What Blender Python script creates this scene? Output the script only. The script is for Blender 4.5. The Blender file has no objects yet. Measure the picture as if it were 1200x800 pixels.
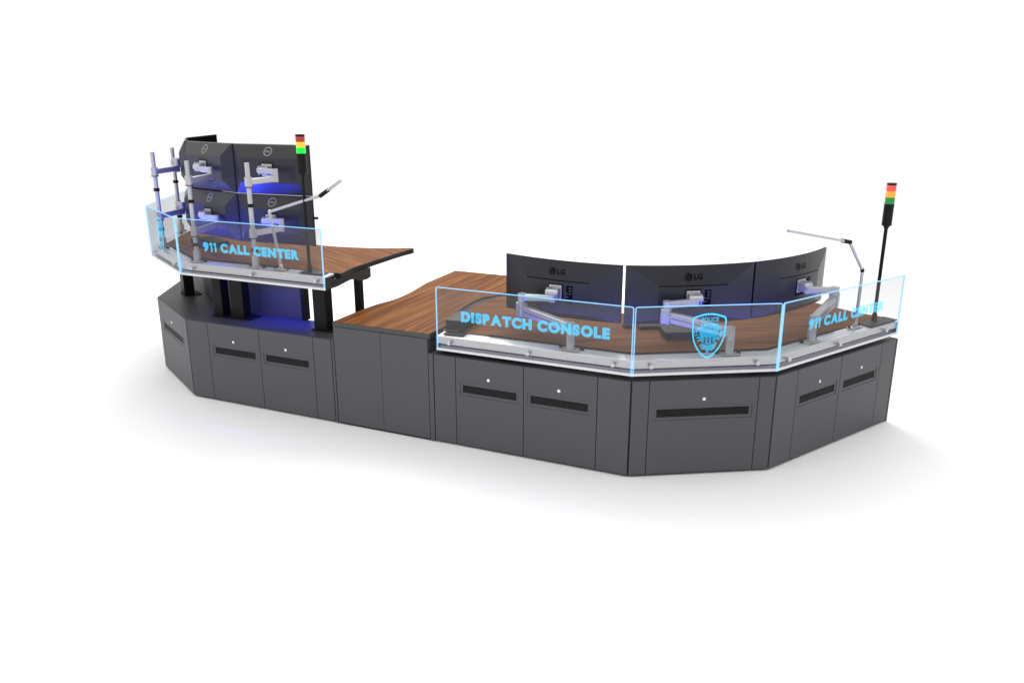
import bpy, bmesh, math, random
from mathutils import Matrix, Vector
random.seed(4)
scene = bpy.context.scene
COL = scene.collection
R = math.radians

# ------------------------------------------------------------------ materials
def new_mat(name):
    m = bpy.data.materials.new(name); m.use_nodes = True
    nt = m.node_tree
    return m, nt, nt.nodes, nt.links, nt.nodes.get('Principled BSDF'), nt.nodes.get('Material Output')

def plain(name, col, rough=.5, metal=0., noise=0., nscale=60., bump=0., spec=.5, rvar=0.):
    m, nt, N, L, b, o = new_mat(name)
    b.inputs['Base Color'].default_value = (*col, 1)
    b.inputs['Roughness'].default_value = rough
    b.inputs['Metallic'].default_value = metal
    b.inputs['Specular IOR Level'].default_value = spec
    if noise or bump or rvar:
        tc = N.new('ShaderNodeTexCoord'); nz = N.new('ShaderNodeTexNoise')
        nz.inputs['Scale'].default_value = nscale; nz.inputs['Detail'].default_value = 4
        L.new(tc.outputs['Object'], nz.inputs['Vector'])
        if noise:
            r = N.new('ShaderNodeValToRGB')
            r.color_ramp.elements[0].position = .3; r.color_ramp.elements[1].position = .7
            r.color_ramp.elements[0].color = (*[c*(1-noise) for c in col], 1)
            r.color_ramp.elements[1].color = (*[min(1, c*(1+noise)) for c in col], 1)
            L.new(nz.outputs['Fac'], r.inputs['Fac']); L.new(r.outputs['Color'], b.inputs['Base Color'])
        if rvar:
            mr = N.new('ShaderNodeMapRange')
            mr.inputs['To Min'].default_value = rough-rvar; mr.inputs['To Max'].default_value = rough+rvar
            L.new(nz.outputs['Fac'], mr.inputs['Value']); L.new(mr.outputs['Result'], b.inputs['Roughness'])
        if bump:
            bp = N.new('ShaderNodeBump'); bp.inputs['Strength'].default_value = bump
            bp.inputs['Distance'].default_value = .002
            L.new(nz.outputs['Fac'], bp.inputs['Height']); L.new(bp.outputs['Normal'], b.inputs['Normal'])
    return m

def brushed(name, col, rough, metal):
    m, nt, N, L, b, o = new_mat(name)
    b.inputs['Base Color'].default_value = (*col, 1); b.inputs['Metallic'].default_value = metal
    tc = N.new('ShaderNodeTexCoord'); mp = N.new('ShaderNodeMapping'); nz = N.new('ShaderNodeTexNoise')
    mp.inputs['Scale'].default_value = (1, 1, 40); nz.inputs['Scale'].default_value = 3
    mr = N.new('ShaderNodeMapRange')
    mr.inputs['To Min'].default_value = rough-.015; mr.inputs['To Max'].default_value = rough+.015
    L.new(tc.outputs['Object'], mp.inputs['Vector']); L.new(mp.outputs['Vector'], nz.inputs['Vector'])
    L.new(nz.outputs['Fac'], mr.inputs['Value']); L.new(mr.outputs['Result'], b.inputs['Roughness'])
    return m

def wood(name, angle):
    m, nt, N, L, b, o = new_mat(name)
    tc = N.new('ShaderNodeTexCoord'); rot = N.new('ShaderNodeMapping')
    rot.inputs['Rotation'].default_value = (0, 0, -angle)
    L.new(tc.outputs['Object'], rot.inputs['Vector'])
    def nz(sx, sy, scale, detail, dist=0.):
        mp = N.new('ShaderNodeMapping'); mp.inputs['Scale'].default_value = (sx, sy, 1)
        t = N.new('ShaderNodeTexNoise'); t.inputs['Scale'].default_value = scale
        t.inputs['Detail'].default_value = detail; t.inputs['Roughness'].default_value = .6
        t.inputs['Distortion'].default_value = dist
        L.new(rot.outputs['Vector'], mp.inputs['Vector']); L.new(mp.outputs['Vector'], t.inputs['Vector'])
        return t.outputs['Fac']
    a = nz(.40, 15.0, 2.2, 5, .25); f = nz(1.0, 70., 3., 3); c = nz(.5, 3.0, 1.5, 2)
    def math_(op, x, y):
        n = N.new('ShaderNodeMath'); n.operation = op
        for i, v in enumerate((x, y)):
            if isinstance(v, float): n.inputs[i].default_value = v
            else: L.new(v, n.inputs[i])
        return n.outputs[0]
    s = math_('ADD', math_('MULTIPLY', a, .62), math_('ADD', math_('MULTIPLY', f, .26), math_('MULTIPLY', c, .12)))
    r = N.new('ShaderNodeValToRGB'); cr = r.color_ramp
    cr.elements[0].position = .35; cr.elements[0].color = (.062, .0175, .0035, 1)
    cr.elements[1].position = .66; cr.elements[1].color = (.320, .130, .034, 1)
    e = cr.elements.new(.46); e.color = (.140, .0460, .0095, 1)
    e = cr.elements.new(.54); e.color = (.215, .0780, .0175, 1)
    L.new(s, r.inputs['Fac']); L.new(r.outputs['Color'], b.inputs['Base Color'])
    b.inputs['Roughness'].default_value = .48; b.inputs['Specular IOR Level'].default_value = .035
    bp = N.new('ShaderNodeBump'); bp.inputs['Strength'].default_value = .08; bp.inputs['Distance'].default_value = .001
    L.new(f, bp.inputs['Height']); L.new(bp.outputs['Normal'], b.inputs['Normal'])
    return m

def emit(name, col, s):
    m, nt, N, L, b, o = new_mat(name)
    b.inputs['Base Color'].default_value = (*[min(c*.5, .8) for c in col], 1)
    b.inputs['Emission Color'].default_value = (*col, 1); b.inputs['Emission Strength'].default_value = s
    b.inputs['Roughness'].default_value = .35
    return m

def glow_glass(name, tint, col, s):
    """etched, edge lit acrylic: lets part of the light through and glows"""
    m, nt, N, L, b, o = new_mat(name); N.remove(b)
    t = N.new('ShaderNodeBsdfTransparent'); t.inputs['Color'].default_value = (*tint, 1)
    e = N.new('ShaderNodeEmission'); e.inputs['Color'].default_value = (*col, 1); e.inputs['Strength'].default_value = s
    a = N.new('ShaderNodeAddShader'); L.new(t.outputs[0], a.inputs[0]); L.new(e.outputs[0], a.inputs[1])
    L.new(a.outputs[0], o.inputs['Surface'])
    return m

def pane_mat():
    m, nt, N, L, b, o = new_mat('acrylic_pane'); N.remove(b)
    t = N.new('ShaderNodeBsdfTransparent'); t.inputs['Color'].default_value = (.848, .850, .852, 1)
    d = N.new('ShaderNodeBsdfDiffuse'); d.inputs['Color'].default_value = (.8, .8, .8, 1)
    g = N.new('ShaderNodeBsdfGlossy'); g.inputs['Roughness'].default_value = .03
    m1 = N.new('ShaderNodeMixShader'); m1.inputs['Fac'].default_value = .020
    m2 = N.new('ShaderNodeMixShader'); m2.inputs['Fac'].default_value = .018
    L.new(t.outputs[0], m1.inputs[1]); L.new(d.outputs[0], m1.inputs[2])
    L.new(m1.outputs[0], m2.inputs[1]); L.new(g.outputs[0], m2.inputs[2])
    L.new(m2.outputs[0], o.inputs['Surface'])
    return m

M = {
 'floor': plain('white_floor', (.92, .92, .925), .6, spec=.15),
 'charcoal': plain('charcoal_laminate', (.076, .0755, .085), .55, noise=.05, nscale=350, bump=.05, rvar=.06),
 'carcass': plain('dark_carcass', (.014, .014, .016), .7),
 'charcoal_shaded': plain('charcoal_top_shaded', (.050, .050, .056), .5, noise=.05, nscale=300, bump=.04),  # charcoal darkened: shade under the desk is put into the colour
 'black': plain('black_powder_coat', (.008, .008, .009), .45, bump=.05, nscale=500, spec=.16),
 'black_gloss': plain('black_gloss_plastic', (.010, .010, .012), .18),
 'rubber': plain('black_rubber', (.006, .006, .006), .7, spec=.25),
 'bracket': plain('dark_grey_steel', (.026, .025, .026), .5, spec=.35, bump=.05, nscale=400),
 'slot': plain('black_vent', (.006, .006, .007), .6),
 'band': plain('dark_edge_trim', (.010, .010, .010), .5, spec=.2),
 'slab_edge': plain('grey_edge_band', (.055, .057, .057), .5),
 'silver': brushed('satin_aluminium', (.88, .88, .90), .28, .55),
 'arm': plain('silver_grey_paint', (.54, .54, .56), .32, metal=.6, rvar=.04),
 'chrome': plain('polished_steel', (.75, .75, .77), .18, metal=.9),
 'monitor': plain('dark_grey_plastic', (.024, .024, .027), .34, bump=.03, nscale=700, spec=.45),
 'bezel': plain('black_plastic', (.005, .005, .006), .5, spec=.03),
 'screen': plain('black_screen', (.003, .003, .004), .5, spec=.0),
 'mark_grey': plain('grey_mark', (.33, .33, .34), .4),
 'mark_black': plain('black_mark', (.003, .003, .003), .5, spec=.08),
 'port': plain('port_grey', (.055, .055, .07), .5),
 'wood_counter': wood('walnut_laminate_counter', R(90)),
 'wood_right': wood('walnut_laminate_dispatch', R(30)),
 'wood_left': wood('walnut_laminate_call', R(-30)),
 'pane': pane_mat(),
 'edge': glow_glass('lit_acrylic_edge', (.25, .3, .35), (.30, .64, 1.), .98),
 'etch': glow_glass('lit_etched_lettering', (.30, .42, .48), (.085, .60, .96), .94),
 'etch_soft': glow_glass('lit_etched_haze', (.50, .60, .64), (.03, .50, .86), .72),
 'seal_dark': plain('dark_seal_ink', (.03, .05, .07), .6),
 'led_blue': emit('blue_led_strip', (.02, .012, 1.), 170.),
 'led_up': emit('blue_uplight_strip', (.03, .04, 1.), 170.),
 'led_up_strong': emit('blue_uplight_strip_bright', (.03, .05, 1.), 520.),
 'joint': plain('dark_wood_joint', (.05, .020, .010), .6),
 'led_groove': emit('blue_groove_strip', (.02, .02, .14), .30),
 'red_lit': emit('red_lens_lit', (1., .10, .09), .55), 'amber_lit': emit('amber_lens_lit', (1., .46, .05), .55),
 'green_dim': emit('green_lens_dim', (.03, .40, .06), .25),
 'red_dim': emit('red_lens_dim', (.62, .05, .05), .30), 'yellow_lit': emit('yellow_lens_lit', (1., .62, .04), .60),
 'green_lit': emit('green_lens_lit', (.0, .95, .05), .85),
}

# ------------------------------------------------------------------ mesh builder
class MB:
    def __init__(self, T=None):
        self.v = []; self.f = []; self.T = T or Matrix()
    def add(self, vs, fs, T=None):
        T = self.T @ T if T is not None else self.T
        n = len(self.v)
        self.v += [T @ Vector(p) for p in vs]
        self.f += [[n+i for i in f] for f in fs]
        return self
    def box(self, x0, x1, y0, y1, z0, z1, T=None):
        vs = [(x, y, z) for z in (z0, z1) for y in (y0, y1) for x in (x0, x1)]
        return self.add(vs, [(0,2,3,1),(4,5,7,6),(0,1,5,4),(2,6,7,3),(0,4,6,2),(1,3,7,5)], T)
    def prism(self, pts, z0, z1, T=None):
        """closed outline in xy extruded along z (outline counter-clockwise)"""
        n = len(pts)
        a = sum(pts[i][0]*pts[(i+1) % n][1]-pts[(i+1) % n][0]*pts[i][1] for i in range(n))
        if a < 0: pts = pts[::-1]
        vs = [(x, y, z0) for x, y in pts]+[(x, y, z1) for x, y in pts]
        fs = [tuple(range(n))[::-1], tuple(range(n, 2*n))]
        fs += [(i, (i+1) % n, n+(i+1) % n, n+i) for i in range(n)]
        return self.add(vs, fs, T)
    def tube(self, p, q, r, r2=None, seg=16, cap=True):
        p, q = Vector(p), Vector(q); r2 = r if r2 is None else r2
        d = (q-p).normalized(); a = d.orthogonal().normalized(); b = d.cross(a)
        vs = []
        for c, rr in ((p, r), (q, r2)):
            for i in range(seg):
                t = 2*math.pi*i/seg; vs.append(c+a*math.cos(t)*rr+b*math.sin(t)*rr)
        fs = [(i, (i+1) % seg, seg+(i+1) % seg, seg+i) for i in range(seg)]
        if cap: fs += [tuple(range(seg))[::-1], tuple(range(seg, 2*seg))]
        return self.add(vs, fs)
    def lathe(self, prof, c=(0, 0, 0), seg=24):
        vs = []; n = len(prof)
        for r, z in prof:
            for i in range(seg):
                t = 2*math.pi*i/seg
                vs.append((c[0]+r*math.cos(t), c[1]+r*math.sin(t), c[2]+z))
        fs = [(k*seg+i, k*seg+(i+1) % seg, (k+1)*seg+(i+1) % seg, (k+1)*seg+i) for k in range(n-1) for i in range(seg)]
        fs += [tuple(range(seg))[::-1], tuple(range((n-1)*seg, n*seg))]
        return self.add(vs, fs)
    def beam(self, p, q, w, h, h2=None):
        """bar from p to q, horizontal width w, upright height h"""
        p, q = Vector(p), Vector(q); h2 = h if h2 is None else h2
        d = (q-p); s = Vector((-d.y, d.x, 0)).normalized()*w/2
        vs = []
        for c, hh in ((p, h), (q, h2)):
            up = Vector((0, 0, hh/2))
            vs += [c-s-up, c+s-up, c+s+up, c-s+up]
        return self.add(vs, [(0,1,2,3),(7,6,5,4),(0,4,5,1),(1,5,6,2),(2,6,7,3),(3,7,4,0)])
    def grid(self, fn, nu, nv, flip=False):
        vs = [fn(i/nu, j/nv) for j in range(nv+1) for i in range(nu+1)]
        w = nu+1
        fs = [(j*w+i, j*w+i+1, (j+1)*w+i+1, (j+1)*w+i) for j in range(nv) for i in range(nu)]
        if flip: fs = [f[::-1] for f in fs]
        return self.add(vs, fs)
    def build(self, name, mat, parent=None, bevel=0., smooth=False, seg=2):
        me = bpy.data.meshes.new(name)
        me.from_pydata([tuple(v) for v in self.v], [], self.f)
        bm = bmesh.new(); bm.from_mesh(me)
        bmesh.ops.recalc_face_normals(bm, faces=bm.faces)
        bm.to_mesh(me); bm.free()
        me.materials.append(M[mat])
        o = bpy.data.objects.new(name, me); COL.objects.link(o)
        if parent: o.parent = parent
        if bevel:
            b = o.modifiers.new('Bevel', 'BEVEL'); b.width = bevel; b.segments = seg
            b.limit_method = 'ANGLE'; b.angle_limit = R(30)
        if smooth:
            for p in me.polygons: p.use_smooth = True
            me.set_sharp_from_angle(angle=R(35))
        return o

def thing(name, loc, rz, label, cat, group=None):
    o = bpy.data.objects.new(name, None); COL.objects.link(o)
    o.location = loc; o.rotation_euler = (0, 0, rz); o.empty_display_size = .1
    o['label'] = label; o['category'] = cat
    if group: o['group'] = group
    return o

def copy_tree(o, loc, rz, label, group=None, parent=None):
    c = o.copy(); COL.objects.link(c)
    if parent: c.parent = parent
    else:
        c.location = loc; c.rotation_euler = (0, 0, rz); c['label'] = label
        if group: c['group'] = group
    for ch in list(o.children): copy_tree(ch, None, None, None, None, c)
    return c

def text_geo(s, size=1., bold=0.):
    cu = bpy.data.curves.new('t', 'FONT'); cu.body = s; cu.size = size; cu.offset = bold
    cu.align_x = 'LEFT'; cu.space_character = 1.+3.0*bold; cu.resolution_u = 8; cu.fill_mode = 'FRONT'
    ob = bpy.data.objects.new('t', cu); COL.objects.link(ob)
    bpy.context.view_layer.update()
    me = bpy.data.meshes.new_from_object(ob.evaluated_get(bpy.context.evaluated_depsgraph_get()))
    vs = [v.co.copy() for v in me.vertices]; fs = [tuple(p.vertices) for p in me.polygons]
    bpy.data.objects.remove(ob); bpy.data.curves.remove(cu); bpy.data.meshes.remove(me)
    return vs, fs

def mesh_area(vs, fs):
    t = 0.
    for f in fs:
        for i in range(1, len(f)-1):
            a, b, c = vs[f[0]], vs[f[i]], vs[f[i+1]]
            t += abs((b.x-a.x)*(c.y-a.y)-(c.x-a.x)*(b.y-a.y))/2
    return t

def heavy_glyph(ch, bold):
    """one letter grown by bold; steps the weight until the outline fills cleanly"""
    if ch == '1':                        # upright with a flag
        ys = [v.y for v in text_geo('L', 1., bold)[0]]; y0, y1 = min(ys), max(ys)
        P = [(.10, y0), (.275, y0), (.275, y1), (.135, y1), (-.045, y1-.115), (-.045, y1-.265), (.10, y1-.185)]
        return [Vector((x, y, 0)) for x, y in P], [(0, 1, 2, 3, 6), (3, 4, 5, 6)]
    a1, a2 = mesh_area(*text_geo(ch, 1., .02)), mesh_area(*text_geo(ch, 1., .03))
    for k in range(16):
        b = bold-.001*k
        vs, fs = text_geo(ch, 1., b); want = a1+(a2-a1)*(b-.02)/.01
        if abs(mesh_area(vs, fs)-want) < .07*want: return vs, fs
    return text_geo(ch, 1., .03)

def heavy_text(s, bold, track):
    """heavy lettering set letter by letter, even gaps"""
    V = []; F = []; x = 0.; cache = {}
    for ch in s:
        if ch == ' ': x += .33; continue
        if ch not in cache: cache[ch] = heavy_glyph(ch, bold)
        vs, fs = cache[ch]; n = len(V)
        x0 = min(v.x for v in vs); x1 = max(v.x for v in vs)
        V += [Vector((v.x-x0+x, v.y, 0)) for v in vs]; F += [tuple(n+i for i in f) for f in fs]
        x += x1-x0+track*(.6 if ch in 'AT' else 1.35 if ch in '1IHN' else 1.)
    return V, F

def put_text(mb, s, cx, cz, w, h, y, bold=.02, T=None, rot=0.):
    """letters in the xz plane facing -y, centred on (cx,cz), fitted to width w and height h (0 = keep aspect)"""
    vs, fs = heavy_text(s, bold, .068) if bold > .05 else text_geo(s, 1., bold)
    x0 = min(v.x for v in vs); x1 = max(v.x for v in vs); y0 = min(v.y for v in vs); y1 = max(v.y for v in vs)
    sz = h/(y1-y0) if h else w/(x1-x0); sx = w/(x1-x0) if w else sz
    ca, sa = math.cos(rot), math.sin(rot); out = []
    for v in vs:
        a = (v.x-(x0+x1)/2)*sx; b = (v.y-(y0+y1)/2)*sz
        out.append((cx+a*ca-b*sa, y, cz+a*sa+b*ca))
    mb.add(out, fs, T)

def ring_xz(mb, outer, inner, y0, y1, open_bottom=False):
    """frame between two outlines of equal length in the xz plane, with depth y0..y1"""
    n = len(outer); skip = n-3 if open_bottom else -1
    vs = [(x, y0, z) for x, z in outer]+[(x, y0, z) for x, z in inner]+[(x, y1, z) for x, z in outer]+[(x, y1, z) for x, z in inner]
    fs = []
    for i in range(n):
        j = (i+1) % n
        if i == skip: continue
        fs += [(i, j, n+j, n+i), (2*n+i, 3*n+i, 3*n+j, 2*n+j), (i, 2*n+i, 2*n+j, j), (n+i, n+j, 3*n+j, 3*n+i)]
    mb.add(vs, fs)

# ------------------------------------------------------------------ plan of the two consoles
CX = -1.7435                                  # the two consoles mirror about this line
C0 = Vector((0, 0)); D0 = Vector((.774, .451)); E0 = Vector((1.441, 1.627))
R0 = Vector((-1.315, 0))
def mir(p): return Vector((2*CX-p[0], p[1]))
RLINE = [R0, C0, D0, E0]                      # left to right as seen from the front
LLINE = [mir(p) for p in (E0, D0, C0, R0)]
LIFT = .315

def offset(line, d):
    out = []
    def nrm(a, b):
        t = (b-a).normalized(); return Vector((-t.y, t.x))
    for i, p in enumerate(line):
        if i == 0: n = nrm(line[0], line[1]); out.append(p+n*d)
        elif i == len(line)-1: n = nrm(line[-2], line[-1]); out.append(p+n*d)
        else:
            a = nrm(line[i-1], p); b = nrm(p, line[i+1]); m = (a+b).normalized()
            out.append(p+m*(d/m.dot(a)))
    return out

def facet(a, b):
    """local frame: x along a->b, y inwards (away from the viewer), z up"""
    t = (b-a).normalized(); n = Vector((-t.y, t.x))
    m = Matrix(((t.x, n.x, 0, a.x), (t.y, n.y, 0, a.y), (0, 0, 1, 0), (0, 0, 0, 1)))
    return m, (b-a).length

def sweep(mb, line, prof):
    """closed profile (d, z) swept along the line with mitred corners"""
    rows = [offset(line, d) for d, z in prof]; n = len(prof); m = len(line)
    vs = [(rows[k][i].x, rows[k][i].y, prof[k][1]) for i in range(m) for k in range(n)]
    fs = [(i*n+k, i*n+(k+1) % n, (i+1)*n+(k+1) % n, (i+1)*n+k) for i in range(m-1) for k in range(n)]
    fs += [tuple(range(n)), tuple(range((m-1)*n, m*n))[::-1]]
    mb.add(vs, fs)

# ------------------------------------------------------------------ floor
fl = MB().box(-300, 300, -300, 300, -.05, 0).build('floor', 'floor'); fl['kind'] = 'structure'

# ------------------------------------------------------------------ base cabinets
GAP = .0022
def holed(mb, u0, u1, z0, z1, hu0, hu1, hz0, hz1, d0, d1):
    us = (u0, hu0, hu1, u1); zs = (z0, hz0, hz1, z1)
    vs = [(u, d, z) for d in (d0, d1) for z in zs for u in us]; fs = []
    I = lambda i, j, k: k*16+j*4+i
    for j in range(3):
        for i in range(3):
            if i == 1 and j == 1: continue
            fs += [(I(i,j,0), I(i+1,j,0), I(i+1,j+1,0), I(i,j+1,0)), (I(i,j,1), I(i,j+1,1), I(i+1,j+1,1), I(i+1,j,1))]
    for i in range(3):
        fs += [(I(i,0,0), I(i,0,1), I(i+1,0,1), I(i+1,0,0)), (I(i,3,0), I(i+1,3,0), I(i+1,3,1), I(i,3,1))]
        fs += [(I(0,i,0), I(0,i+1,0), I(0,i+1,1), I(0,i,1)), (I(3,i,0), I(3,i,1), I(3,i+1,1), I(3,i+1,0))]
    fs += [(I(1,1,0), I(2,1,0), I(2,1,1), I(1,1,1)), (I(1,2,0), I(1,2,1), I(2,2,1), I(2,2,0)),
           (I(1,1,0), I(1,1,1), I(1,2,1), I(1,2,0)), (I(2,1,0), I(2,2,0), I(2,2,1), I(2,1,1))]
    mb.add(vs, fs)

H = .62
def door(root, T, u0, u1, v0, v1, lock):
    """door panel u0..u1 with louvred vent v0..v1 and a lock"""
    zv0, zv1 = .386, .437; b = .020
    m = MB(T); holed(m, u0+GAP, u1-GAP, .016, H-.001, v0-b, v1+b, zv0-b, zv1+b, 0, .018)
    dr = m.build('door', 'charcoal', root, bevel=.0012)
    m = MB(T); holed(m, v0-b+.0008, v1+b-.0008, zv0-b+.0008, zv1+b-.0008, v0, v1, zv0, zv1, .0035, .016)
    m.build('vent_frame', 'charcoal', dr)
    m = MB(T).box(v0+.0005, v1-.0005, .013, .0155, zv0+.0005, zv1-.0005)
    for k in range(4):
        z = zv0+.007+k*.0123
        m.add([(v0, .006, z), (v1, .006, z), (v1, .013, z+.006), (v0, .013, z+.006),
               (v0, .006, z-.002), (v1, .006, z-.002), (v1, .013, z+.004), (v0, .013, z+.004)],
              [(0,1,2,3),(4,7,6,5),(0,4,5,1),(2,6,7,3),(0,3,7,4),(1,5,6,2)])
    m.build('vent', 'slot', dr)
    m = MB(T).tube((lock, .002, .498), (lock, -.006, .498), .0115, .0105, 20)
    m.tube((lock, -.006, .498), (lock, -.0085, .498), .0065, .006, 14)
    m.build('lock', 'chrome', dr, smooth=True)

def cabinet_front(root, line_parts):
    pass

def base_cabinet(line, name, label, spec, corner_gap=.004):
    root = thing(name, (line[1].x, line[1].y, 0), 0, label, 'cabinet')
    TL = Matrix.Translation((-line[1].x, -line[1].y, 0))
    o1, o2 = offset(line, .02), offset(line, .368)
    ring = [tuple(p) for p in o1]+[tuple(p) for p in o2[::-1]]
    m = MB(TL); m.prism(ring, .004, H-.012); m.build('carcass', 'carcass', root)
    t1, t2 = offset(line, .0186), offset(line, .372)
    m = MB(TL); m.prism([tuple(p) for p in t1]+[tuple(p) for p in t2[::-1]], H-.0115, H)
    m.build('cabinet_top', 'charcoal_shaded', root, bevel=.001)
    b1, b2 = offset(line, .3685), offset(line, .376)
    m = MB(TL); m.prism([tuple(p) for p in b1]+[tuple(p) for p in b2[::-1]], .006, H-.013)
    m.build('back_panel', 'charcoal', root)
    for (a, b), items in spec:
        T, ln = facet(line[a], line[b]); T = TL @ T
        for it in items:
            if it[0] == 'filler':
                u0, u1 = it[1], it[2]
                u0 = max(u0, corner_gap); u1 = min(u1, ln-corner_gap)
                MB(T).box(u0+GAP, u1-GAP, 0, .018, .016, H-.001).build('filler_panel', 'charcoal', root, bevel=.0012)
            else:
                door(root, T, *it[1:])
    for i, k in ((0, 1), (len(line)-1, len(line)-2)):   # end panels close the run
        T, ln = facet(line[min(i, k)], line[max(i, k)])
        u = -.0 if i == 0 else ln
        s = ((-.034 if ln_main-.001 < ln < ln_main+.001 else -.018), -.0005) if i == 0 else (.0005, .018)
        MB(TL @ T).box(u+s[0], u+s[1], -.0005, .377, .004, H+.001).build('end_panel', 'charcoal', root, bevel=.0015)
    return root

RB = [Vector((-1.343, 0)), C0, D0, E0]
ln_main = 1.343; ln_c = (D0-C0).length; ln_e = (E0-D0).length
def main_items(f):      # measured from the outer corner leftwards; f maps that distance to u
    q = lambda a, b: (min(f(a), f(b)), max(f(a), f(b)))
    o = [('filler', *q(0, .209)), ('filler', *q(1.177, 1.343))]
    for s0, s1, v0, v1, l in ((.209, .695, .267, .648, .455), (.695, 1.177, .745, 1.127, .937)):
        o.append(('door', *q(s0, s1), *q(v0, v1), f(l)))
    return o
def centre_items(f):
    q = lambda a, b: (min(f(a), f(b)), max(f(a), f(b)))
    return [('filler', *q(0, .111)), ('filler', *q(.789, ln_c)), ('door', *q(.111, .789), *q(.162, .737), f(.449))]
def end_items(f):
    q = lambda a, b: (min(f(a), f(b)), max(f(a), f(b)))
    return [('filler', *q(0, .217)), ('filler', *q(1.173, ln_e)),
            ('door', *q(.217, .691), *q(.262, .641), f(.452)), ('door', *q(.691, 1.173), *q(.743, 1.117), f(.929))]
base_cabinet(RB, 'base_cabinet', 'long charcoal cabinet run with louvred doors under the three wide curved monitors',
    [((0, 1), main_items(lambda s: ln_main-s)), ((1, 2), centre_items(lambda s: s)), ((2, 3), end_items(lambda s: s))])
LB = [mir(p) for p in (E0, D0, C0)]+[Vector((-2.150, 0))]
base_cabinet(LB, 'base_cabinet', 'charcoal cabinet run lit blue on top, standing under the raised call desk',
    [((0, 1), end_items(lambda s: ln_e-s)), ((1, 2), centre_items(lambda s: ln_c-s)),
     ((2, 3), [it for it in main_items(lambda s: s)])])

# ------------------------------------------------------------------ storage counter between the consoles
def smooth_line(pts, n=6):
    out = []
    P = [Vector(p) for p in pts]
    for i in range(len(P)-1):
        p0 = P[max(i-1, 0)]; p1 = P[i]; p2 = P[i+1]; p3 = P[min(i+2, len(P)-1)]
        for k in range(n):
            t = k/n
            out.append(.5*((2*p1)+(p2-p0)*t+(2*p0-5*p1+4*p2-p3)*t*t+(3*p1-p0-3*p2+p3)*t**3))
    out.append(P[-1])
    return [tuple(p) for p in out]

root = thing('storage_counter', (CX, 0, 0), 0, 'deep walnut topped storage counter with plain charcoal doors between the two consoles', 'counter')
TL = Matrix.Translation((-CX, 0, 0))
left_e = smooth_line([(-2.126, -.001), (-2.130, .34), (-2.122, .53), (-2.085, .72), (-2.093, .97), (-2.150, 1.316)])+[(-2.168, 1.885)]
right_e = smooth_line([(-1.363, -.001), (-1.363, .275), (-1.397, .393), (-1.447, .538), (-1.488, .724), (-1.502, .89), (-1.492, 1.03), (-1.438, 1.17), (-1.38, 1.35), (-1.33, 1.6), (-1.30, 1.87)])
outl = left_e[::-1]+right_e                    # back-left -> front-left -> front-right -> back-right
def shrink(pts, d):
    n = len(pts); res = []
    P = [Vector(p) for p in pts]
    a = sum(P[i].x*P[(i+1) % n].y-P[(i+1) % n].x*P[i].y for i in range(n))
    sg = 1 if a > 0 else -1
    for i in range(n):
        t1 = (P[i]-P[i-1]); t2 = (P[(i+1) % n]-P[i])
        if t1.length < 1e-6: t1 = t2
        if t2.length < 1e-6: t2 = t1
        n1 = Vector((-t1.y, t1.x)).normalized()*sg; n2 = Vector((-t2.y, t2.x)).normalized()*sg
        mm = (n1+n2).normalized(); res.append(tuple(P[i]+mm*d/max(.4, mm.dot(n1))))
    return res
ct = MB(TL).prism(outl, .7225, .7545).build('counter_edge_band', 'slab_edge', root, bevel=.001)
MB(TL).prism(shrink(outl, .0022), .7548, .7560).build('counter_top', 'wood_counter', root)
body = [(-2.120, .02), (-1.3815, .02), (-1.3815, .30), (-1.52, .62), (-1.53, 1.0), (-1.42, 1.35), (-1.34, 1.8), (-2.15, 1.8), (-2.14, 1.35), (-2.105, .97), (-2.095, .72), (-2.12, .5)]
MB(TL).prism(body, .004, .719).build('carcass', 'charcoal', root)
for u0, u1 in ((-2.1265, -1.747), (-1.747, -1.3800)):
    MB(TL).box(u0+GAP/2, u1-GAP/2, -.0005, .0185, .016, .7185).build('door', 'charcoal', root, bevel=.0012)
MB(TL).box(-2.12, -1.382, .006, .0195, .003, .0145).build('plinth', 'carcass', root)

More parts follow.
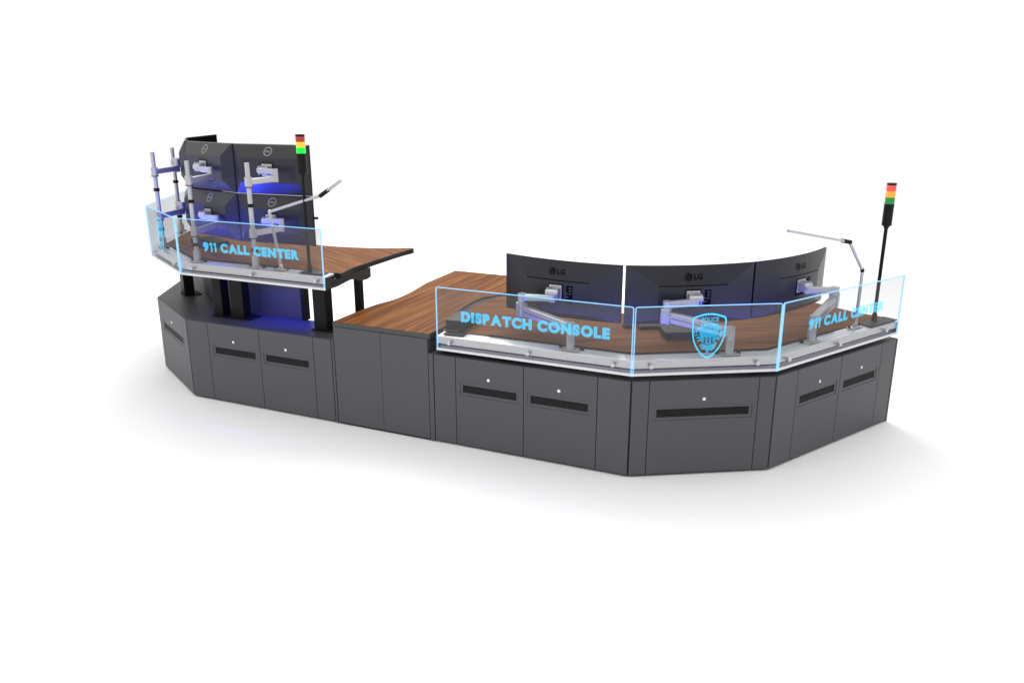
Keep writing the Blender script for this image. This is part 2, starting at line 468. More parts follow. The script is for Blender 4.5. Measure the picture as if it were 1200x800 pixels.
# ------------------------------------------------------------------ desks
LAMPS = []
def desk(line, lift, flip, name, label, woodmat):
    root = thing(name, (line[1].x, line[1].y, H if lift else .6), 0, label, 'desk')
    TL = Matrix.Translation(-Vector(root.location))
    z = lift
    # outline of the walnut top, in right-console coordinates
    A = smooth_line([(-1.352, .20), (-1.326, .34), (-1.320, .52), (-1.316, .73), (-1.312, .93), (-1.316, 1.08), (-1.324, 1.150), (-1.316, 1.185), (-1.285, 1.192)], 5) if flip else \
        smooth_line([(-1.350, .30), (-1.372, .45), (-1.414, .633), (-1.442, .773), (-1.443, .932), (-1.414, 1.05), (-1.371, 1.178)], 5)
    rear = smooth_line([A[-1], (-1.05, 1.07), (-.747, 1.005), (-.52, 1.0), (-.33, 1.05), (-.14, 1.140)], 5)
    ax = Vector((-.5, .866)); am = Vector((.387, .2255)); lt = Vector((.866, .5))
    def refl(p):
        q = Vector(p)-am; a = q.dot(lt); return tuple(am+ax*q.dot(ax)-lt*a)
    rear2 = [refl(p) for p in rear[::-1]][1:]
    B = smooth_line([refl((-1.320, 1.17)), refl((-1.325, 1.0)), refl((-1.335, .8)), refl((-1.325, .5)), refl((-1.315, .30))], 5)
    front = [tuple(p) for p in offset([Vector((-1.366, 0)) if flip else Vector((-1.335, 0)), C0, D0, E0], .118)]
    rear2 = [p for p in rear2 if (Vector(p)-Vector(B[0])).length > .06]
    pts = front[::-1]+A+rear[1:]+rear2+B[0:]
    if flip: pts = [tuple(mir(p)) for p in pts]
    ring = pts
    m = MB(TL); m.prism(ring, .7165+z, .7535+z); m.build('edge_band', 'band', root, bevel=.006)
    m = MB(TL); m.prism(shrink(ring, .005), .7538+z, .7552+z); m.build('worktop', woodmat, root)
    if not flip:      # soft dark nosing round the rounded end beside the counter
        m = MB(TL); n = len(A); vs = []; fs = []
        O = right_e[6:6+36]
        gap = [(Vector(a), Vector(min(O, key=lambda o: (Vector(o)-Vector(a)).length))) for a in A]
        for a, o in gap:
            o2 = a+(o-a)*.96
            vs += [(a.x, a.y, .7500), (o2.x, o2.y, .7440), (o2.x, o2.y, .70), (a.x, a.y, .70)]
        for i in range(n-1):
            for k in range(4):
                fs.append((i*4+k, i*4+(k+1) % 4, (i+1)*4+(k+1) % 4, (i+1)*4+k))
        fs += [(0, 1, 2, 3), tuple(range(4*n-4, 4*n))]
        m.add(vs, fs); m.build('nosing', 'band', root)
    # inlaid joints of the top
    def seam(p, q):
        m = MB(TL)
        p, q = (mir(p), mir(q)) if flip else (Vector(p), Vector(q))
        m.beam((p.x, p.y, .7553+z), (q.x, q.y, .7553+z), .0028, .0006); m.build('joint', 'joint', root)
    seam((-.711, .122), (-.709, .36)); seam((.534, .714), (.655, .52)); seam((.534, .714), (.617, .869))
    # aluminium rail
    prof = [(.004, .653), (.004, .671), (.010, .6685), (.045, .6690), (.045, .6965), (.016, .6975), (.016, .742), (.020, .7455),
            (.046, .7485), (.047, .7455), (.051, .7455), (.052, .749), (.078, .7505), (.079, .747), (.083, .747), (.084, .751),
            (.112, .752), (.1125, .700), (.060, .653)]
    m = MB(TL); sweep(m, line, [(d, zz+z) for d, zz in prof]); m.build('rail', 'silver', root, bevel=.0008, seg=1)
    m = MB(TL); sweep(m, line, [(d, zz+z) for d, zz in ((.0425, .6755), (.0425, .6845), (.0447, .6845), (.0447, .6755))])
    m.build('groove_light', 'led_groove', root)
    # uplight channel at the back of the rail, shining towards the monitors
    ul = [line[1].lerp(line[2], .30), line[2], line[3].lerp(line[2], .35)] if flip else [line[0].lerp(line[1], .25), line[1], line[2], line[2].lerp(line[3], .55)]
    m = MB(TL); sweep(m, ul, [(d, zz+z) for d, zz in ((.1135, .7570), (.1135, .7640), (.1195, .7640), (.1195, .7570))]); m.build('uplight_channel', 'band', root)
    for a_, b_ in zip(ul[:-1], ul[1:]):
        t_ = (b_-a_).normalized(); n_ = Vector((-t_.y, t_.x)); c_ = a_.lerp(b_, .5)+n_*.124
        LAMPS.append((Vector((c_.x, c_.y, .767+z)), t_, n_, (b_-a_).length-.06, flip))
    # brackets, columns
    if flip:
        T, ln = facet(line[2], line[3])
        br = [(.006, .655+z), (.006, .742+z), (.10, .738+z), (.112, .716+z), (.55, .716+z), (.55, .645+z), (.50, .635+z), (.43, .638+z),
              (.385, .648+z), (.335, .668+z), (.29, .672+z), (.25, .668+z), (.13, .655+z)]
        P = Matrix(((0, 0, 1, 0), (1, 0, 0, 0), (0, 1, 0, 0), (0, 0, 0, 1)))
        for u in (ln+.0008, .55):
            b = MB(TL @ T @ P).prism(br if u > ln else [(.13, .70+z)]+br[3:-1]+[(.13, .66+z)], u, u+.006).build('support_bracket', 'bracket', root, bevel=.001)
            if u > ln:
                mm = MB(TL @ T)
                for dd in (.075, .10): mm.tube((u+.0055, dd, .690+z), (u+.0075, dd, .690+z), .006, seg=12)
                mm.build('screw', 'rubber', b)
        # rear lifting column at the right end, standing on the floor behind the cabinets
        c = MB(TL @ T).box(ln-.090, ln-.040, .460, .515, .02, .66+z).build('lifting_column', 'black', root, bevel=.004)
        MB(TL @ T).box(ln-.096, ln-.034, .453, .522, .02, .52).build('outer_sleeve', 'black', c, bevel=.004)
        MB(TL @ T).box(ln-.110, ln-.005, .43, .54, .66+z, .716+z).build('mounting_head', 'bracket', c, bevel=.006)
        MB(TL @ T).box(ln-.115, ln-.005, .33, .70, .0, .022).build('foot_plate', 'black', c, bevel=.004)
        for (T2, u, w, d0, d1) in ((T, 1.083, .112, .150, .235), (T, .300, .122, .168, .250), (T, .136, .088, .160, .245), ):
            c = MB(TL @ T2).box(u, u+w, d0, d1, H+.008, .70+z).build('lifting_column', 'black', root, bevel=.005)
            MB(TL @ T2).box(u-.028, u+w+.045, d0-.004, d1+.06, H+.0005, H+.0075).build('foot_plate', 'rubber', c, bevel=.002)
        T2, l2 = facet(line[1], line[2])
        for (T3, u, w, d0, d1) in ((T2, -.012, .105, .205, .29), (facet(line[0], line[1])[0], .35, .12, .15, .235)):
            c = MB(TL @ T3).box(u, u+w, d0, d1, H+.008, .70+z).build('lifting_column', 'black', root, bevel=.005)
            MB(TL @ T3).box(u-.028, u+w+.03, d0-.004, d1+.05, H+.0005, H+.0075).build('foot_plate', 'rubber', c, bevel=.002)
        # upright modesty panel behind the columns
        q1, q2 = offset(line, .374), offset(line, .386)
        e1 = Vector((-2.672, q1[-1].y)); e2 = Vector((-2.672, q2[-1].y))
        m = MB(TL); m.prism([tuple(p) for p in q1[:-1]]+[tuple(e1), tuple(e2)]+[tuple(p) for p in q2[:-1]][::-1], .30, .7215+z)
        mp = m.build('modesty_panel', 'charcoal', root)
        MB(TL).box(-2.671, -2.628, .350, .400, H+.001, .7215+z).build('panel_post', 'black', root, bevel=.003)
        MB(TL).box(-2.655, -2.622, .325, .350, .80, .812).build('latch', 'black', root, bevel=.002)
        # LED tube on the underside that washes the cabinet tops blue
        m = MB(TL); m.box(-3.40, -2.32, .225, .255, .7115+z-.012, .7115+z)
        LAMPS.append((Vector((-2.86, .24, .6975+z)), Vector((1, 0)), None, 1.06, flip))
        m.build('underside_light', 'band', root)
    else:
        for u0, (a, b) in ((.25, (0, 1)), (.35, (2, 3))):
            T, ln = facet(line[a], line[b])
            c = MB(TL @ T).box(u0, u0+.11, .42, .50, .02, .7215).build('lifting_column', 'black', root, bevel=.004)
            MB(TL @ T).box(u0-.03, u0+.14, .39, .75, .0, .022).build('foot_plate', 'black', c, bevel=.004)
        T, ln = facet(line[2], line[3])
        br = [(.006, .655), (.006, .742), (.10, .738), (.13, .7215), (.55, .7215), (.55, .66), (.13, .655)]
        P = Matrix(((0, 0, 1, 0), (1, 0, 0, 0), (0, 1, 0, 0), (0, 0, 0, 1)))
        MB(TL @ T @ P).prism(br, ln+.0008, ln+.0068).build('support_bracket', 'bracket', root, bevel=.001)
        T, ln = facet(line[0], line[1])
        MB(TL @ T @ P).prism(br[:4]+[(.30, .7215), (.30, .66), (.13, .655)], -.007, -.0008).build('support_bracket', 'bracket', root, bevel=.001)
    return root
desk(RLINE, 0., False, 'console_desk', 'walnut dispatch desk with aluminium front rail, holding three wide curved monitors', 'wood_right')
desk(LLINE, LIFT, True, 'console_desk', 'raised walnut desk on black lifting columns, holding the stacked flat monitors', 'wood_left')

# ------------------------------------------------------------------ lit acrylic panels
def rounded(x0, x1, z0, z1, r, bot=False):
    pts = []
    for cx, cz, a0, rr in ((x1-r, z1-r, 0, r), (x0+r, z1-r, 90, r)):
        for k in range(6):
            a = R(a0+18*k); pts.append((cx+rr*math.cos(a), cz+rr*math.sin(a)))
    for cx, cz, a0, rr in ((x0+.002, z0+.002, 180, .002), (x1-.002, z0+.002, 270, .002)):
        for k in range(2):
            a = R(a0+90*k); pts.append((cx+rr*math.cos(a), cz+rr*math.sin(a)))
    return pts

def arc_text(mb, s, cx, cz, rad, a_mid, step, size, y, bold, inward=False, T=None):
    n = len(s)
    for i, ch in enumerate(s):
        if ch == ' ': continue
        a = a_mid+(i-(n-1)/2)*step*(1 if inward else -1)
        x, z = cx+rad*math.cos(a), cz+rad*math.sin(a)
        put_text(mb, ch, x, z, 0, size*1.2, y, bold, T, (a+math.pi/2) if inward else (a-math.pi/2))

def shield(s, dx=0., dz=0.):
    """outline of the shoulder patch, s = scale about its centre"""
    half = [(0, 1.02), (.30, 1.005), (.62, .94), (.98, .82), (1.0, .45), (.985, .15), (.93, -.12), (.82, -.38), (.62, -.66), (.36, -.90), (.16, -1.02), (0, -1.06)]
    right = smooth_line(half, 3)
    keep = right+[(-x, z) for x, z in right[::-1]][1:-1]
    return [(x*s*.102+dx, z*s*.132+dz) for x, z in keep]

def split_words(m, s, T, root):
    """one mesh per word of the lettering"""
    par = list(range(len(m.v)))
    def find(i):
        while par[i] != i: par[i] = par[par[i]]; i = par[i]
        return i
    for f in m.f:
        for k in f[1:]: par[find(k)] = find(f[0])
    Ti = T.inverted(); isl = {}
    for i, v in enumerate(m.v): isl.setdefault(find(i), []).append(i)
    order = []
    for l in isl.values():
        xs = [(Ti @ m.v[i]).x for i in l]; order.append([min(xs), max(xs), list(l)])
    order.sort(key=lambda o: o[0]); cl = [order[0]]
    for o in order[1:]:
        if o[0] < cl[-1][1]: cl[-1][1] = max(cl[-1][1], o[1]); cl[-1][2] += o[2]
        else: cl.append(o)
    n = len(s.split())
    cuts = sorted(sorted(range(1, len(cl)), key=lambda k: cl[k-1][1]-cl[k][0])[:n-1])
    for k0, k1 in zip([0]+cuts, cuts+[len(cl)]):
        ids = [i for c in cl[k0:k1] for i in c[2]]
        mp = {i: k for k, i in enumerate(ids)}; w = MB()
        w.v = [m.v[i] for i in ids]; w.f = [[mp[i] for i in f] for f in m.f if f[0] in mp]
        w.build('lettering', 'etch', root)

def patch_badge(root, T, cx, cz):
    m = MB(T)
    ring_xz(m, shield(1., cx, cz), shield(.925, cx, cz), -.0028, -.0012)
    put_text(m, 'POLICE', cx+.004, cz+.0965, .104, .026, -.002, .035)
    arc_text(m, 'DEPARTMENT', cx, cz-.02, .0905, R(90), R(11.2), .0155, -.002, .02)
    for s, sx, a in (('CITY OF', -1, -1), ('NEW YORK', 1, 1)):
        n = len(s)
        for i, ch in enumerate(s):
            if ch == ' ': continue
            t = (i+.5)/n
            if sx < 0: x, z, rt = -.083+.060*t**1.25, .030-.118*t, R(-70+18*t)
            else: x, z, rt = .020+.063*t**.85, -.090+.118*t, R(50+18*t)
            put_text(m, ch, cx+x, cz+z, 0, .0205, -.002, .03, None, rt)
    m.build('badge_lettering', 'etch', root)
    def field(s):
        P = []
        for k in range(13):
            a = R(35+110*k/12); P.append((cx+.077*s*math.cos(a), cz+.010+.058*s*math.sin(a)))
        P += [(cx-.045*s, cz-.035*s), (cx, cz-.113*s), (cx+.045*s, cz-.035*s)]
        return P
    m = MB(T)
    P = field(1.); m.add([(x, -.0008, z) for x, z in P], [tuple(range(len(P)))])
    m.build('badge_field', 'etch_soft', root)
    # clear figures left open in the seal
    m = MB(T)
    for dx in (-.022, 0, .022):
        n = 8; m.add([(cx+dx+.006*math.cos(2*math.pi*k/n), -.0018, cz-.016+.006*math.sin(2*math.pi*k/n)) for k in range(n)], [tuple(range(n))])
        m.add([(cx+dx-.006, -.0018, cz-.046), (cx+dx+.006, -.0018, cz-.046), (cx+dx+.0045, -.0018, cz-.024), (cx+dx-.0045, -.0018, cz-.024)], [(0, 1, 2, 3)])
    m.build('badge_figures', 'seal_dark', root); m = MB(T)
    for k in range(9):
        a = R(200+17.5*k); x, z = cx+.049*math.cos(a), cz-.016+.040*math.sin(a)
        m.add([(x-.005, -.0018, z-.0035), (x+.005, -.0018, z-.0035), (x+.005, -.0018, z+.0035), (x-.005, -.0018, z+.0035)], [(0, 1, 2, 3)])
    m.build('badge_wreath', 'seal_dark', root); m = MB(T)
    for k in range(6):
        a = R(48+17*k); c_, s_ = math.cos(a), math.sin(a)
        m.add([(cx+.030*c_-.001*s_, -.0018, cz+.008+.030*s_+.001*c_), (cx+.030*c_+.001*s_, -.0018, cz+.008+.030*s_-.001*c_),
               (cx+.047*c_+.001*s_, -.0018, cz+.008+.047*s_-.001*c_), (cx+.047*c_-.001*s_, -.0018, cz+.008+.047*s_+.001*c_)], [(0, 1, 2, 3)])
    m.build('badge_rays', 'seal_dark', root)

PANEL_H0, PANEL_H1 = .653, 1.075
def glass(a, b, lift, label, text=None, badge=False, standoffs=(), gap=.0055):
    T0, ln = facet(a, b)
    mid = a.lerp(b, .5)
    root = thing('glass_panel', (mid.x, mid.y, PANEL_H0+lift), 0, label, 'glass panel', 'edge lit acrylic panels along the desk fronts')
    T = Matrix.Translation(-Vector(root.location)) @ T0
    z0, z1 = PANEL_H0+lift, PANEL_H1+lift; x0, x1 = gap, ln-gap
    m = MB(T); pts = rounded(x0+.004, x1-.004, z0+.004, z1-.004, .010)
    n = len(pts)
    m.add([(x, 0, z) for x, z in pts]+[(x, .009, z) for x, z in pts], [tuple(range(n)), tuple(range(n, 2*n))[::-1]])
    m.build('pane', 'pane', root)
    m = MB(T); ring_xz(m, rounded(x0, x1, z0, z1, .014), rounded(x0+.0041, x1-.0041, z0+.0006, z1-.0041, .0100), -.0006, .0096, True)
    m.build('lit_edge', 'edge', root)
    if text:
        s, c, w, h, zc = text
        m = MB(T); put_text(m, s, c, zc+lift, w, h*1.07, -.002, .070); split_words(m, s, T, root)
    if badge: patch_badge(root, T, ln/2 if badge is True else badge, .893+lift)
    for u in standoffs:
        m = MB(T).tube((u, -.0115, .711+lift), (u, -.0005, .711+lift), .0125, .0135, 18)
        m.tube((u, .0095, .711+lift), (u, .0158, .711+lift), .010, .010, 14)
        m.build('standoff', 'arm', root, smooth=True)
    return root
glass(RLINE[0], RLINE[1], 0, 'acrylic panel etched DISPATCH CONSOLE with glowing edges', ('DISPATCH CONSOLE', .680, .985, .0665, .899), False, (.098, .650, 1.198))
glass(RLINE[1], RLINE[2], 0, 'acrylic panel with glowing police shield before the middle curved monitor', None, .449, (.113, .764))
glass(RLINE[2], RLINE[3], 0, 'acrylic panel etched 911 CALL CENTER in front of the far right signal tower', ('911 CALL CENTER', .691, .846, .066, .899), False, (.10, .635, 1.185))
glass(LLINE[2], LLINE[3], LIFT, 'acrylic panel etched 911 CALL CENTER on the raised desk, before the stacked monitors', ('911 CALL CENTER', .689, .858, .066, .882), False, (.127, .680, 1.242))
glass(LLINE[1], LLINE[2], LIFT, 'narrow acrylic panel with glowing shield seen nearly edge-on at the far left', None, .42, (.10, .75))
glass(LLINE[0], LLINE[1], LIFT, 'plain acrylic panel at the far left, seen through behind the two left poles', None, False, (.15, .68, 1.20))

# ------------------------------------------------------------------ wide curved monitors
def curved_monitor(W=.84, Hh=.375, rad=1.75):
    root = thing('curved_monitor', (0, 0, 0), 0, 'x', 'monitor', 'wide curved monitors on the dispatch desk')
    cv = lambda x: (x*x)/(2*rad)
    hx, hz = W/2, Hh/2
    ri = dict(x=.225, zt=.066, zb=-.150)      # plateau
    D = .034
    def P(x, z, d): return (x, cv(x)-d, z)
    quad = lambda a, b, c, e: (lambda s, t: P((a[0]*(1-s)+b[0]*s)*(1-t)+(e[0]*(1-s)+c[0]*s)*t, (a[1]*(1-s)+b[1]*s)*(1-t)+(e[1]*(1-s)+c[1]*s)*t,
                                             (a[2]*(1-s)+b[2]*s)*(1-t)+(e[2]*(1-s)+c[2]*s)*t))
    o = [(-hx, -hz, .006), (hx, -hz, .006), (hx, hz, .006), (-hx, hz, .006)]
    i = [(-ri['x'], ri['zb'], D), (ri['x'], ri['zb'], D), (ri['x'], ri['zt'], D), (-ri['x'], ri['zt'], D)]
    m = MB()
    lip = .0; L2, L3 = (ri['x'], ri['zt'], D+lip), (-ri['x'], ri['zt'], D+lip)
    m.grid(quad(o[0], o[1], i[1], i[0]), 20, 2); m.grid(quad(L3, L2, o[2], o[3]), 20, 4)
    m.grid(quad(o[0], i[0], L3, o[3]), 4, 4); m.grid(quad(i[1], o[1], o[2], L2), 4, 4)
    m.grid(quad(i[0], i[1], i[2], i[3]), 20, 4)
    m.grid(quad(i[3], i[2], L2, L3), 20, 1)
    m.build('back_shell', 'monitor', root)
    m = MB()
    for za, zb in ((-hz, hz),):
        for k in range(20):
            xa, xb = -hx+W*k/20, -hx+W*(k+1)/20
            m.add([(xa, cv(xa)-.006, za), (xb, cv(xb)-.006, za), (xb, cv(xb)+.010, za), (xa, cv(xa)+.010, za),
                   (xa, cv(xa)-.006, zb), (xb, cv(xb)-.006, zb), (xb, cv(xb)+.010, zb), (xa, cv(xa)+.010, zb)],
                  [(0,3,2,1),(4,5,6,7),(2,3,7,6)]+([(0,4,7,3)] if k == 0 else [])+([(1,2,6,5)] if k == 19 else []))
    m.build('frame', 'bezel', root)
    m = MB(); m.grid(lambda s, t: ((s-.5)*(W-.016), cv((s-.5)*(W-.016))+.0112, (t-.5)*(Hh-.018)), 20, 1); m.build('screen', 'screen', root)
    m = MB(); m.grid(lambda s, t: ((s-.5)*2*ri['x'], cv((s-.5)*2*ri['x'])-D-.0014, ri['zt']-.0062*(1-t)), 20, 1)
    m.build('ridge_shadow', 'mark_black', root)  # black strip stands in for the shadow under the ridge
    # maker's mark on the sloping upper face
    def slope(x, z):
        t = (hz-z)/(hz-ri['zt']); return (x, cv(x)-(.006+(D+lip-.006)*t)-.0009, z)
    m = MB(); cx, cz, rr = -.036, .118, .0245
    pts = [(cx+rr*math.cos(R(k*15)), cz+rr*math.sin(R(k*15))) for k in range(24)]
    m.add([slope(*p) for p in pts], [tuple(range(24))])
    vs, fs = text_geo('LG', 1., .045)
    x0 = min(v.x for v in vs); x1 = max(v.x for v in vs); y0 = min(v.y for v in vs); y1 = max(v.y for v in vs)
    m.add([slope(-.001+(v.x-x0)/(x1-x0)*.056, .1005+(v.y-y0)/(y1-y0)*.035) for v in vs], fs)
    lg = m.build('maker_mark', 'mark_black', root)
    m = MB()
    def s2(x, z): p = slope(x, z); return (p[0], p[1]-.0006, p[2])
    q = [(cx+.0165*math.cos(R(a)), cz+.0165*math.sin(R(a))) for a in range(80, 360, 20)]; q2 = [(cx+.0130*math.cos(R(a)), cz+.0130*math.sin(R(a))) for a in range(80, 360, 20)]
    n = len(q); m.add([s2(*p) for p in q+q2], [(k, k+1, n+k+1, n+k) for k in range(n-1)])
    m.add([s2(cx-.001, cz+.007), s2(cx+.002, cz+.007), s2(cx+.002, cz-.005), s2(cx-.001, cz-.005)], [(0, 1, 2, 3)])
    m.add([s2(cx+.002, cz-.005), s2(cx+.002, cz-.0025), s2(cx+.007, cz-.0025), s2(cx+.007, cz-.005)], [(0, 1, 2, 3)])
    m.build('mark_detail', 'monitor', lg)
    m = MB(); yb = -D+.0035
    m.box(.055, .115, yb-.002, yb+.004, -.085, .035); m.build('port_panel', 'bezel', root)
    m = MB()
    for px, pz in ((.098, .020), (.098, .002), (.072, -.018), (.098, -.018), (.078, -.040)):
        m.box(px-.009, px+.009, yb-.0035, yb-.0018, pz-.005, pz+.005)
    m.build('port', 'port', root)
    MB().box(-.055, .048, -D-.001, -D+.006, -.075, .040).build('mount_plate', 'bezel', root, bevel=.002)
    return root

LGS = [((-1.05, .515), (-.198, .430), 'wide curved monitor at the counter end of the dispatch desk'),
       ((-.190, .432), (.535, .880), 'middle wide curved monitor, behind the glowing police shield panel'),
       ((.540, .892), (.910, 1.630), 'wide curved monitor beside the folding lamp at the right end of the dispatch desk')]
cm = None
LGROOT = []
for a, b, lab in LGS:
    a, b = Vector(a), Vector(b); mid = a.lerp(b, .5); t = (b-a); rz = math.atan2(t.y, t.x)
    n = Vector((-t.y, t.x)).normalized(); sag = (.42**2)/(2*1.75)
    loc = (mid.x-n.x*sag, mid.y-n.y*sag, 1.0375)
    if cm is None:
        cm = curved_monitor(); cm.location = loc; cm.rotation_euler = (0, 0, rz); cm['label'] = lab; o = cm
    else: o = copy_tree(cm, loc, rz, lab)
    LGROOT.append((Vector(loc), rz))

# ------------------------------------------------------------------ flat monitors, stacked in two rows
def flat_monitor(W=.662, Hh=.368):
    root = thing('flat_monitor', (0, 0, 0), 0, 'x', 'monitor', 'flat monitors stacked above the raised desk')
    hx, hz = W/2, Hh/2; D = .062; px, pt, pb = hx*.74, hz*.47, -hz*.50
    o = [(-hx, 0, -hz), (hx, 0, -hz), (hx, 0, hz), (-hx, 0, hz)]
    rim = [(x*.985, -.010, z*.975) for x, y, z in o]
    i = [(-px, -D, pb), (px, -D, pb), (px, -D, pt), (-px, -D, pt)]
    v = o+rim+i
    fs = []
    for k in range(4):
        j = (k+1) % 4; fs += [(k, j, 4+j, 4+k), (4+k, 4+j, 8+j, 8+k)]
    fs.append((8, 9, 10, 11))
    m = MB(); m.add(v, fs); m.build('back_shell', 'monitor', root)
    MB().box(-hx, hx, .0003, .012, -hz, hz).build('frame', 'bezel', root, bevel=.002)
    MB().box(-hx+.010, hx-.010, .0122, .0132, -hz+.014, hz-.010).build('screen', 'screen', root)
    zc = (rim[2][2]+pt)/2; t = (rim[2][2]-zc)/(rim[2][2]-pt); yc = -.010-(D-.010)*t
    sl = math.atan2(D-.010, rim[2][2]-pt)                       # slope of the upper face
    T = Matrix.Translation((0, yc, zc)) @ Matrix.Rotation(sl*-1., 4, 'X')
    m = MB(T); n = 28
    ring_xz(m, [(.036*math.cos(2*math.pi*k/n), .036*math.sin(2*math.pi*k/n)) for k in range(n)],
            [(.0305*math.cos(2*math.pi*k/n), .0305*math.sin(2*math.pi*k/n)) for k in range(n)], -.0015, .0005)
    put_text(m, 'DELL', 0, 0, .049, .0155, -.0012, .02)
    m.build('maker_mark', 'mark_grey', root)
    MB().box(-.062, .062, -D-.0012, -D+.004, -.062, .062).build('mount_plate', 'slot', root)
    return root

FP = [Vector(p) for p in ((-2.605, .500), (-3.280, .455), (-3.930, .635), (-4.360, 1.070), (-4.620, 1.700))]
ZR = (1.7195, 1.3480)
flat_labels = [['upper flat monitor directly behind the light tower, back towards the viewer', 'lower flat monitor crossed by the folding lamp on the raised desk'],
               ['upper flat monitor behind the thick near-left pole, its back seen at an angle', 'lower flat monitor lit strongly blue, behind the near-left pole'],
               ['upper flat monitor seen edge-on as a dark sliver at the far left', 'lower flat monitor seen edge-on, mostly behind the blue lit one'],
               ['upper flat monitor showing its black screen above the left stack', 'lower flat monitor turned away, hidden behind the left stack']]
fm = None; FROOT = {}
for c in range(4):
    a, b = FP[c+1], FP[c]; mid = a.lerp(b, .5); t = b-a; rz = math.atan2(t.y, t.x)
    for r in range(2):
        loc = (mid.x, mid.y, ZR[r])
        if fm is None:
            fm = flat_monitor(); fm.location = loc; fm.rotation_euler = (0, 0, rz); fm['label'] = flat_labels[c][r]
        else:
            o = copy_tree(fm, loc, rz, flat_labels[c][r])
            if (c, r) == (0, 1): side_root = o
        FROOT[(c, r)] = (Vector(loc), rz)


MB().prism([(.331, .0), (.352, -.004), (.366, .008), (.352, .018), (.331, .016)], .018, .034).build('side_clip', 'rubber', side_root)

# ------------------------------------------------------------------ monitor arms
def head_parts(root, T, back, parent_name='mount_head'):
    """tilting head: ears, barrel and plate; local y+ points to the monitor back"""
    h = MB(T).box(-.045, .045, back-.006, back, -.045, .045).build('mount_head', 'arm', root, bevel=.004)
    for x0 in (-.040, .030): MB(T).box(x0, x0+.010, back-.058, back-.006, -.032, .032).build('ear', 'arm', h, bevel=.004)
    m = MB(T); m.tube((-.044, back-.042, 0), (.044, back-.042, 0), .024, seg=18); m.build('tilt_barrel', 'arm', h, smooth=True)

def pole_mount(base, rz, zb, ztop, arms, label, collars):
    root = thing('monitor_pole', (base.x, base.y, zb), 0, label, 'monitor pole', 'silver monitor poles on the raised desk rail')
    Lo = Matrix.Translation((-base.x, -base.y, -zb)); L2 = lambda x, y, z: Vector((x-base.x, y-base.y, z-zb))
    m = MB(); m.tube((0, 0, .005), (0, 0, ztop-zb), .0165, seg=20); m.build('pole', 'arm', root, smooth=True)
    m = MB(Matrix.Rotation(rz, 4, 'Z')); m.box(-.055, .055, -.036, .036, -.003, .005); m.build('base_plate', 'arm', root, bevel=.002)
    m = MB(); m.lathe([(.027, .005), (.026, .075), (.022, .078), (.022, .08)]); m.build('base_socket', 'arm', root, smooth=True)
    m = MB(Matrix.Rotation(rz, 4, 'Z'))
    for s in (-1, 1): m.tube((s*.062, .015, -.002), (s*.062, .015, .012), .012, seg=14)
    m.build('clamp_knob', 'rubber', root, smooth=True)
    for zc in collars:
        m = MB(); m.tube((0, 0, zc-zb-.012), (0, 0, zc-zb+.012), .0225, seg=20); m.build('collar', 'rubber', root, smooth=True)
    for (za, joint, key) in arms:
        loc, mrz = FROOT[key]
        jz = za-zb
        j = L2(joint[0], joint[1], za)
        d = Vector((j.x, j.y, 0)).normalized()
        a = MB().beam(d*.012+Vector((0, 0, jz)), j+d*.012, .036, .043).build('arm_link', 'arm', root, bevel=.005)
        MB().tube((0, 0, jz-.032), (0, 0, jz+.032), .026, seg=20).build('pole_clamp', 'arm', a, smooth=True)
        MB().tube((0, 0, jz-.038), (0, 0, jz-.0325), .029, seg=20).build('clamp_ring', 'rubber', a, smooth=True)
        MB().tube(j+Vector((0, 0, -.024)), j+Vector((0, 0, .072)), .021, seg=20).build('elbow', 'arm', a, smooth=True)
        MB().tube(j+Vector((0, 0, -.030)), j+Vector((0, 0, -.0245)), .019, seg=20).build('elbow_cap', 'rubber', a, smooth=True)
        n = Vector((-math.sin(mrz), math.cos(mrz), 0))
        hb = L2(*loc)-n*(.062+.0014); hc = hb-n*.046
        e = Vector((hc.x, hc.y, jz+.050)); j2 = j+Vector((0, 0, .050))
        b = MB().beam(j2, e, .034, .038).build('arm_link', 'arm', root, bevel=.005)
        MB().tube((e.x, e.y, jz+.028), (e.x, e.y, hb.z+.004), .021, seg=18).build('neck', 'arm', b, smooth=True)
        T = Matrix.Translation(hb) @ Matrix.Rotation(mrz, 4, 'Z')
        head_parts(root, T, 0)
    return root
ZB = .755+LIFT-.002
pole_mount(Vector((-2.810, .062)), 0, ZB, 1.800, [(1.670, (-2.785, .32), (0, 0)), (1.312, (-2.775, .33), (0, 1))],
           'silver monitor pole just left of the folding lamp, carrying the right pair', (1.507, 1.193))
pole_mount(Vector((-3.360, .062)), 0, ZB, 1.797, [(1.660, (-3.440, .36), (1, 0)), (1.290, (-3.460, .40), (1, 1))],
           'silver monitor pole at the front left corner, carrying the blue lit pair', (1.510, 1.194))
T, ln = facet(LLINE[1], LLINE[2]); p = T @ Vector((ln-.71, .064, 0))
pole_mount(Vector((p.x, p.y)), R(-30), ZB, 1.823, [(1.672, (-4.16, .74), (2, 0)), (1.320, (-4.16, .74), (2, 1))],
           'silver monitor pole nearest the left end, behind the shield panel', (1.530, 1.215))
T, ln = facet(LLINE[0], LLINE[1]); p = T @ Vector((ln-.66, .066, 0))
pole_mount(Vector((p.x, p.y)), R(-60), ZB, 1.815, [(1.672, (-4.50, 1.22), (3, 0)), (1.320, (-4.50, 1.22), (3, 1))],
           'silver monitor pole standing second from the left, on the rear rail', (1.520, 1.212))

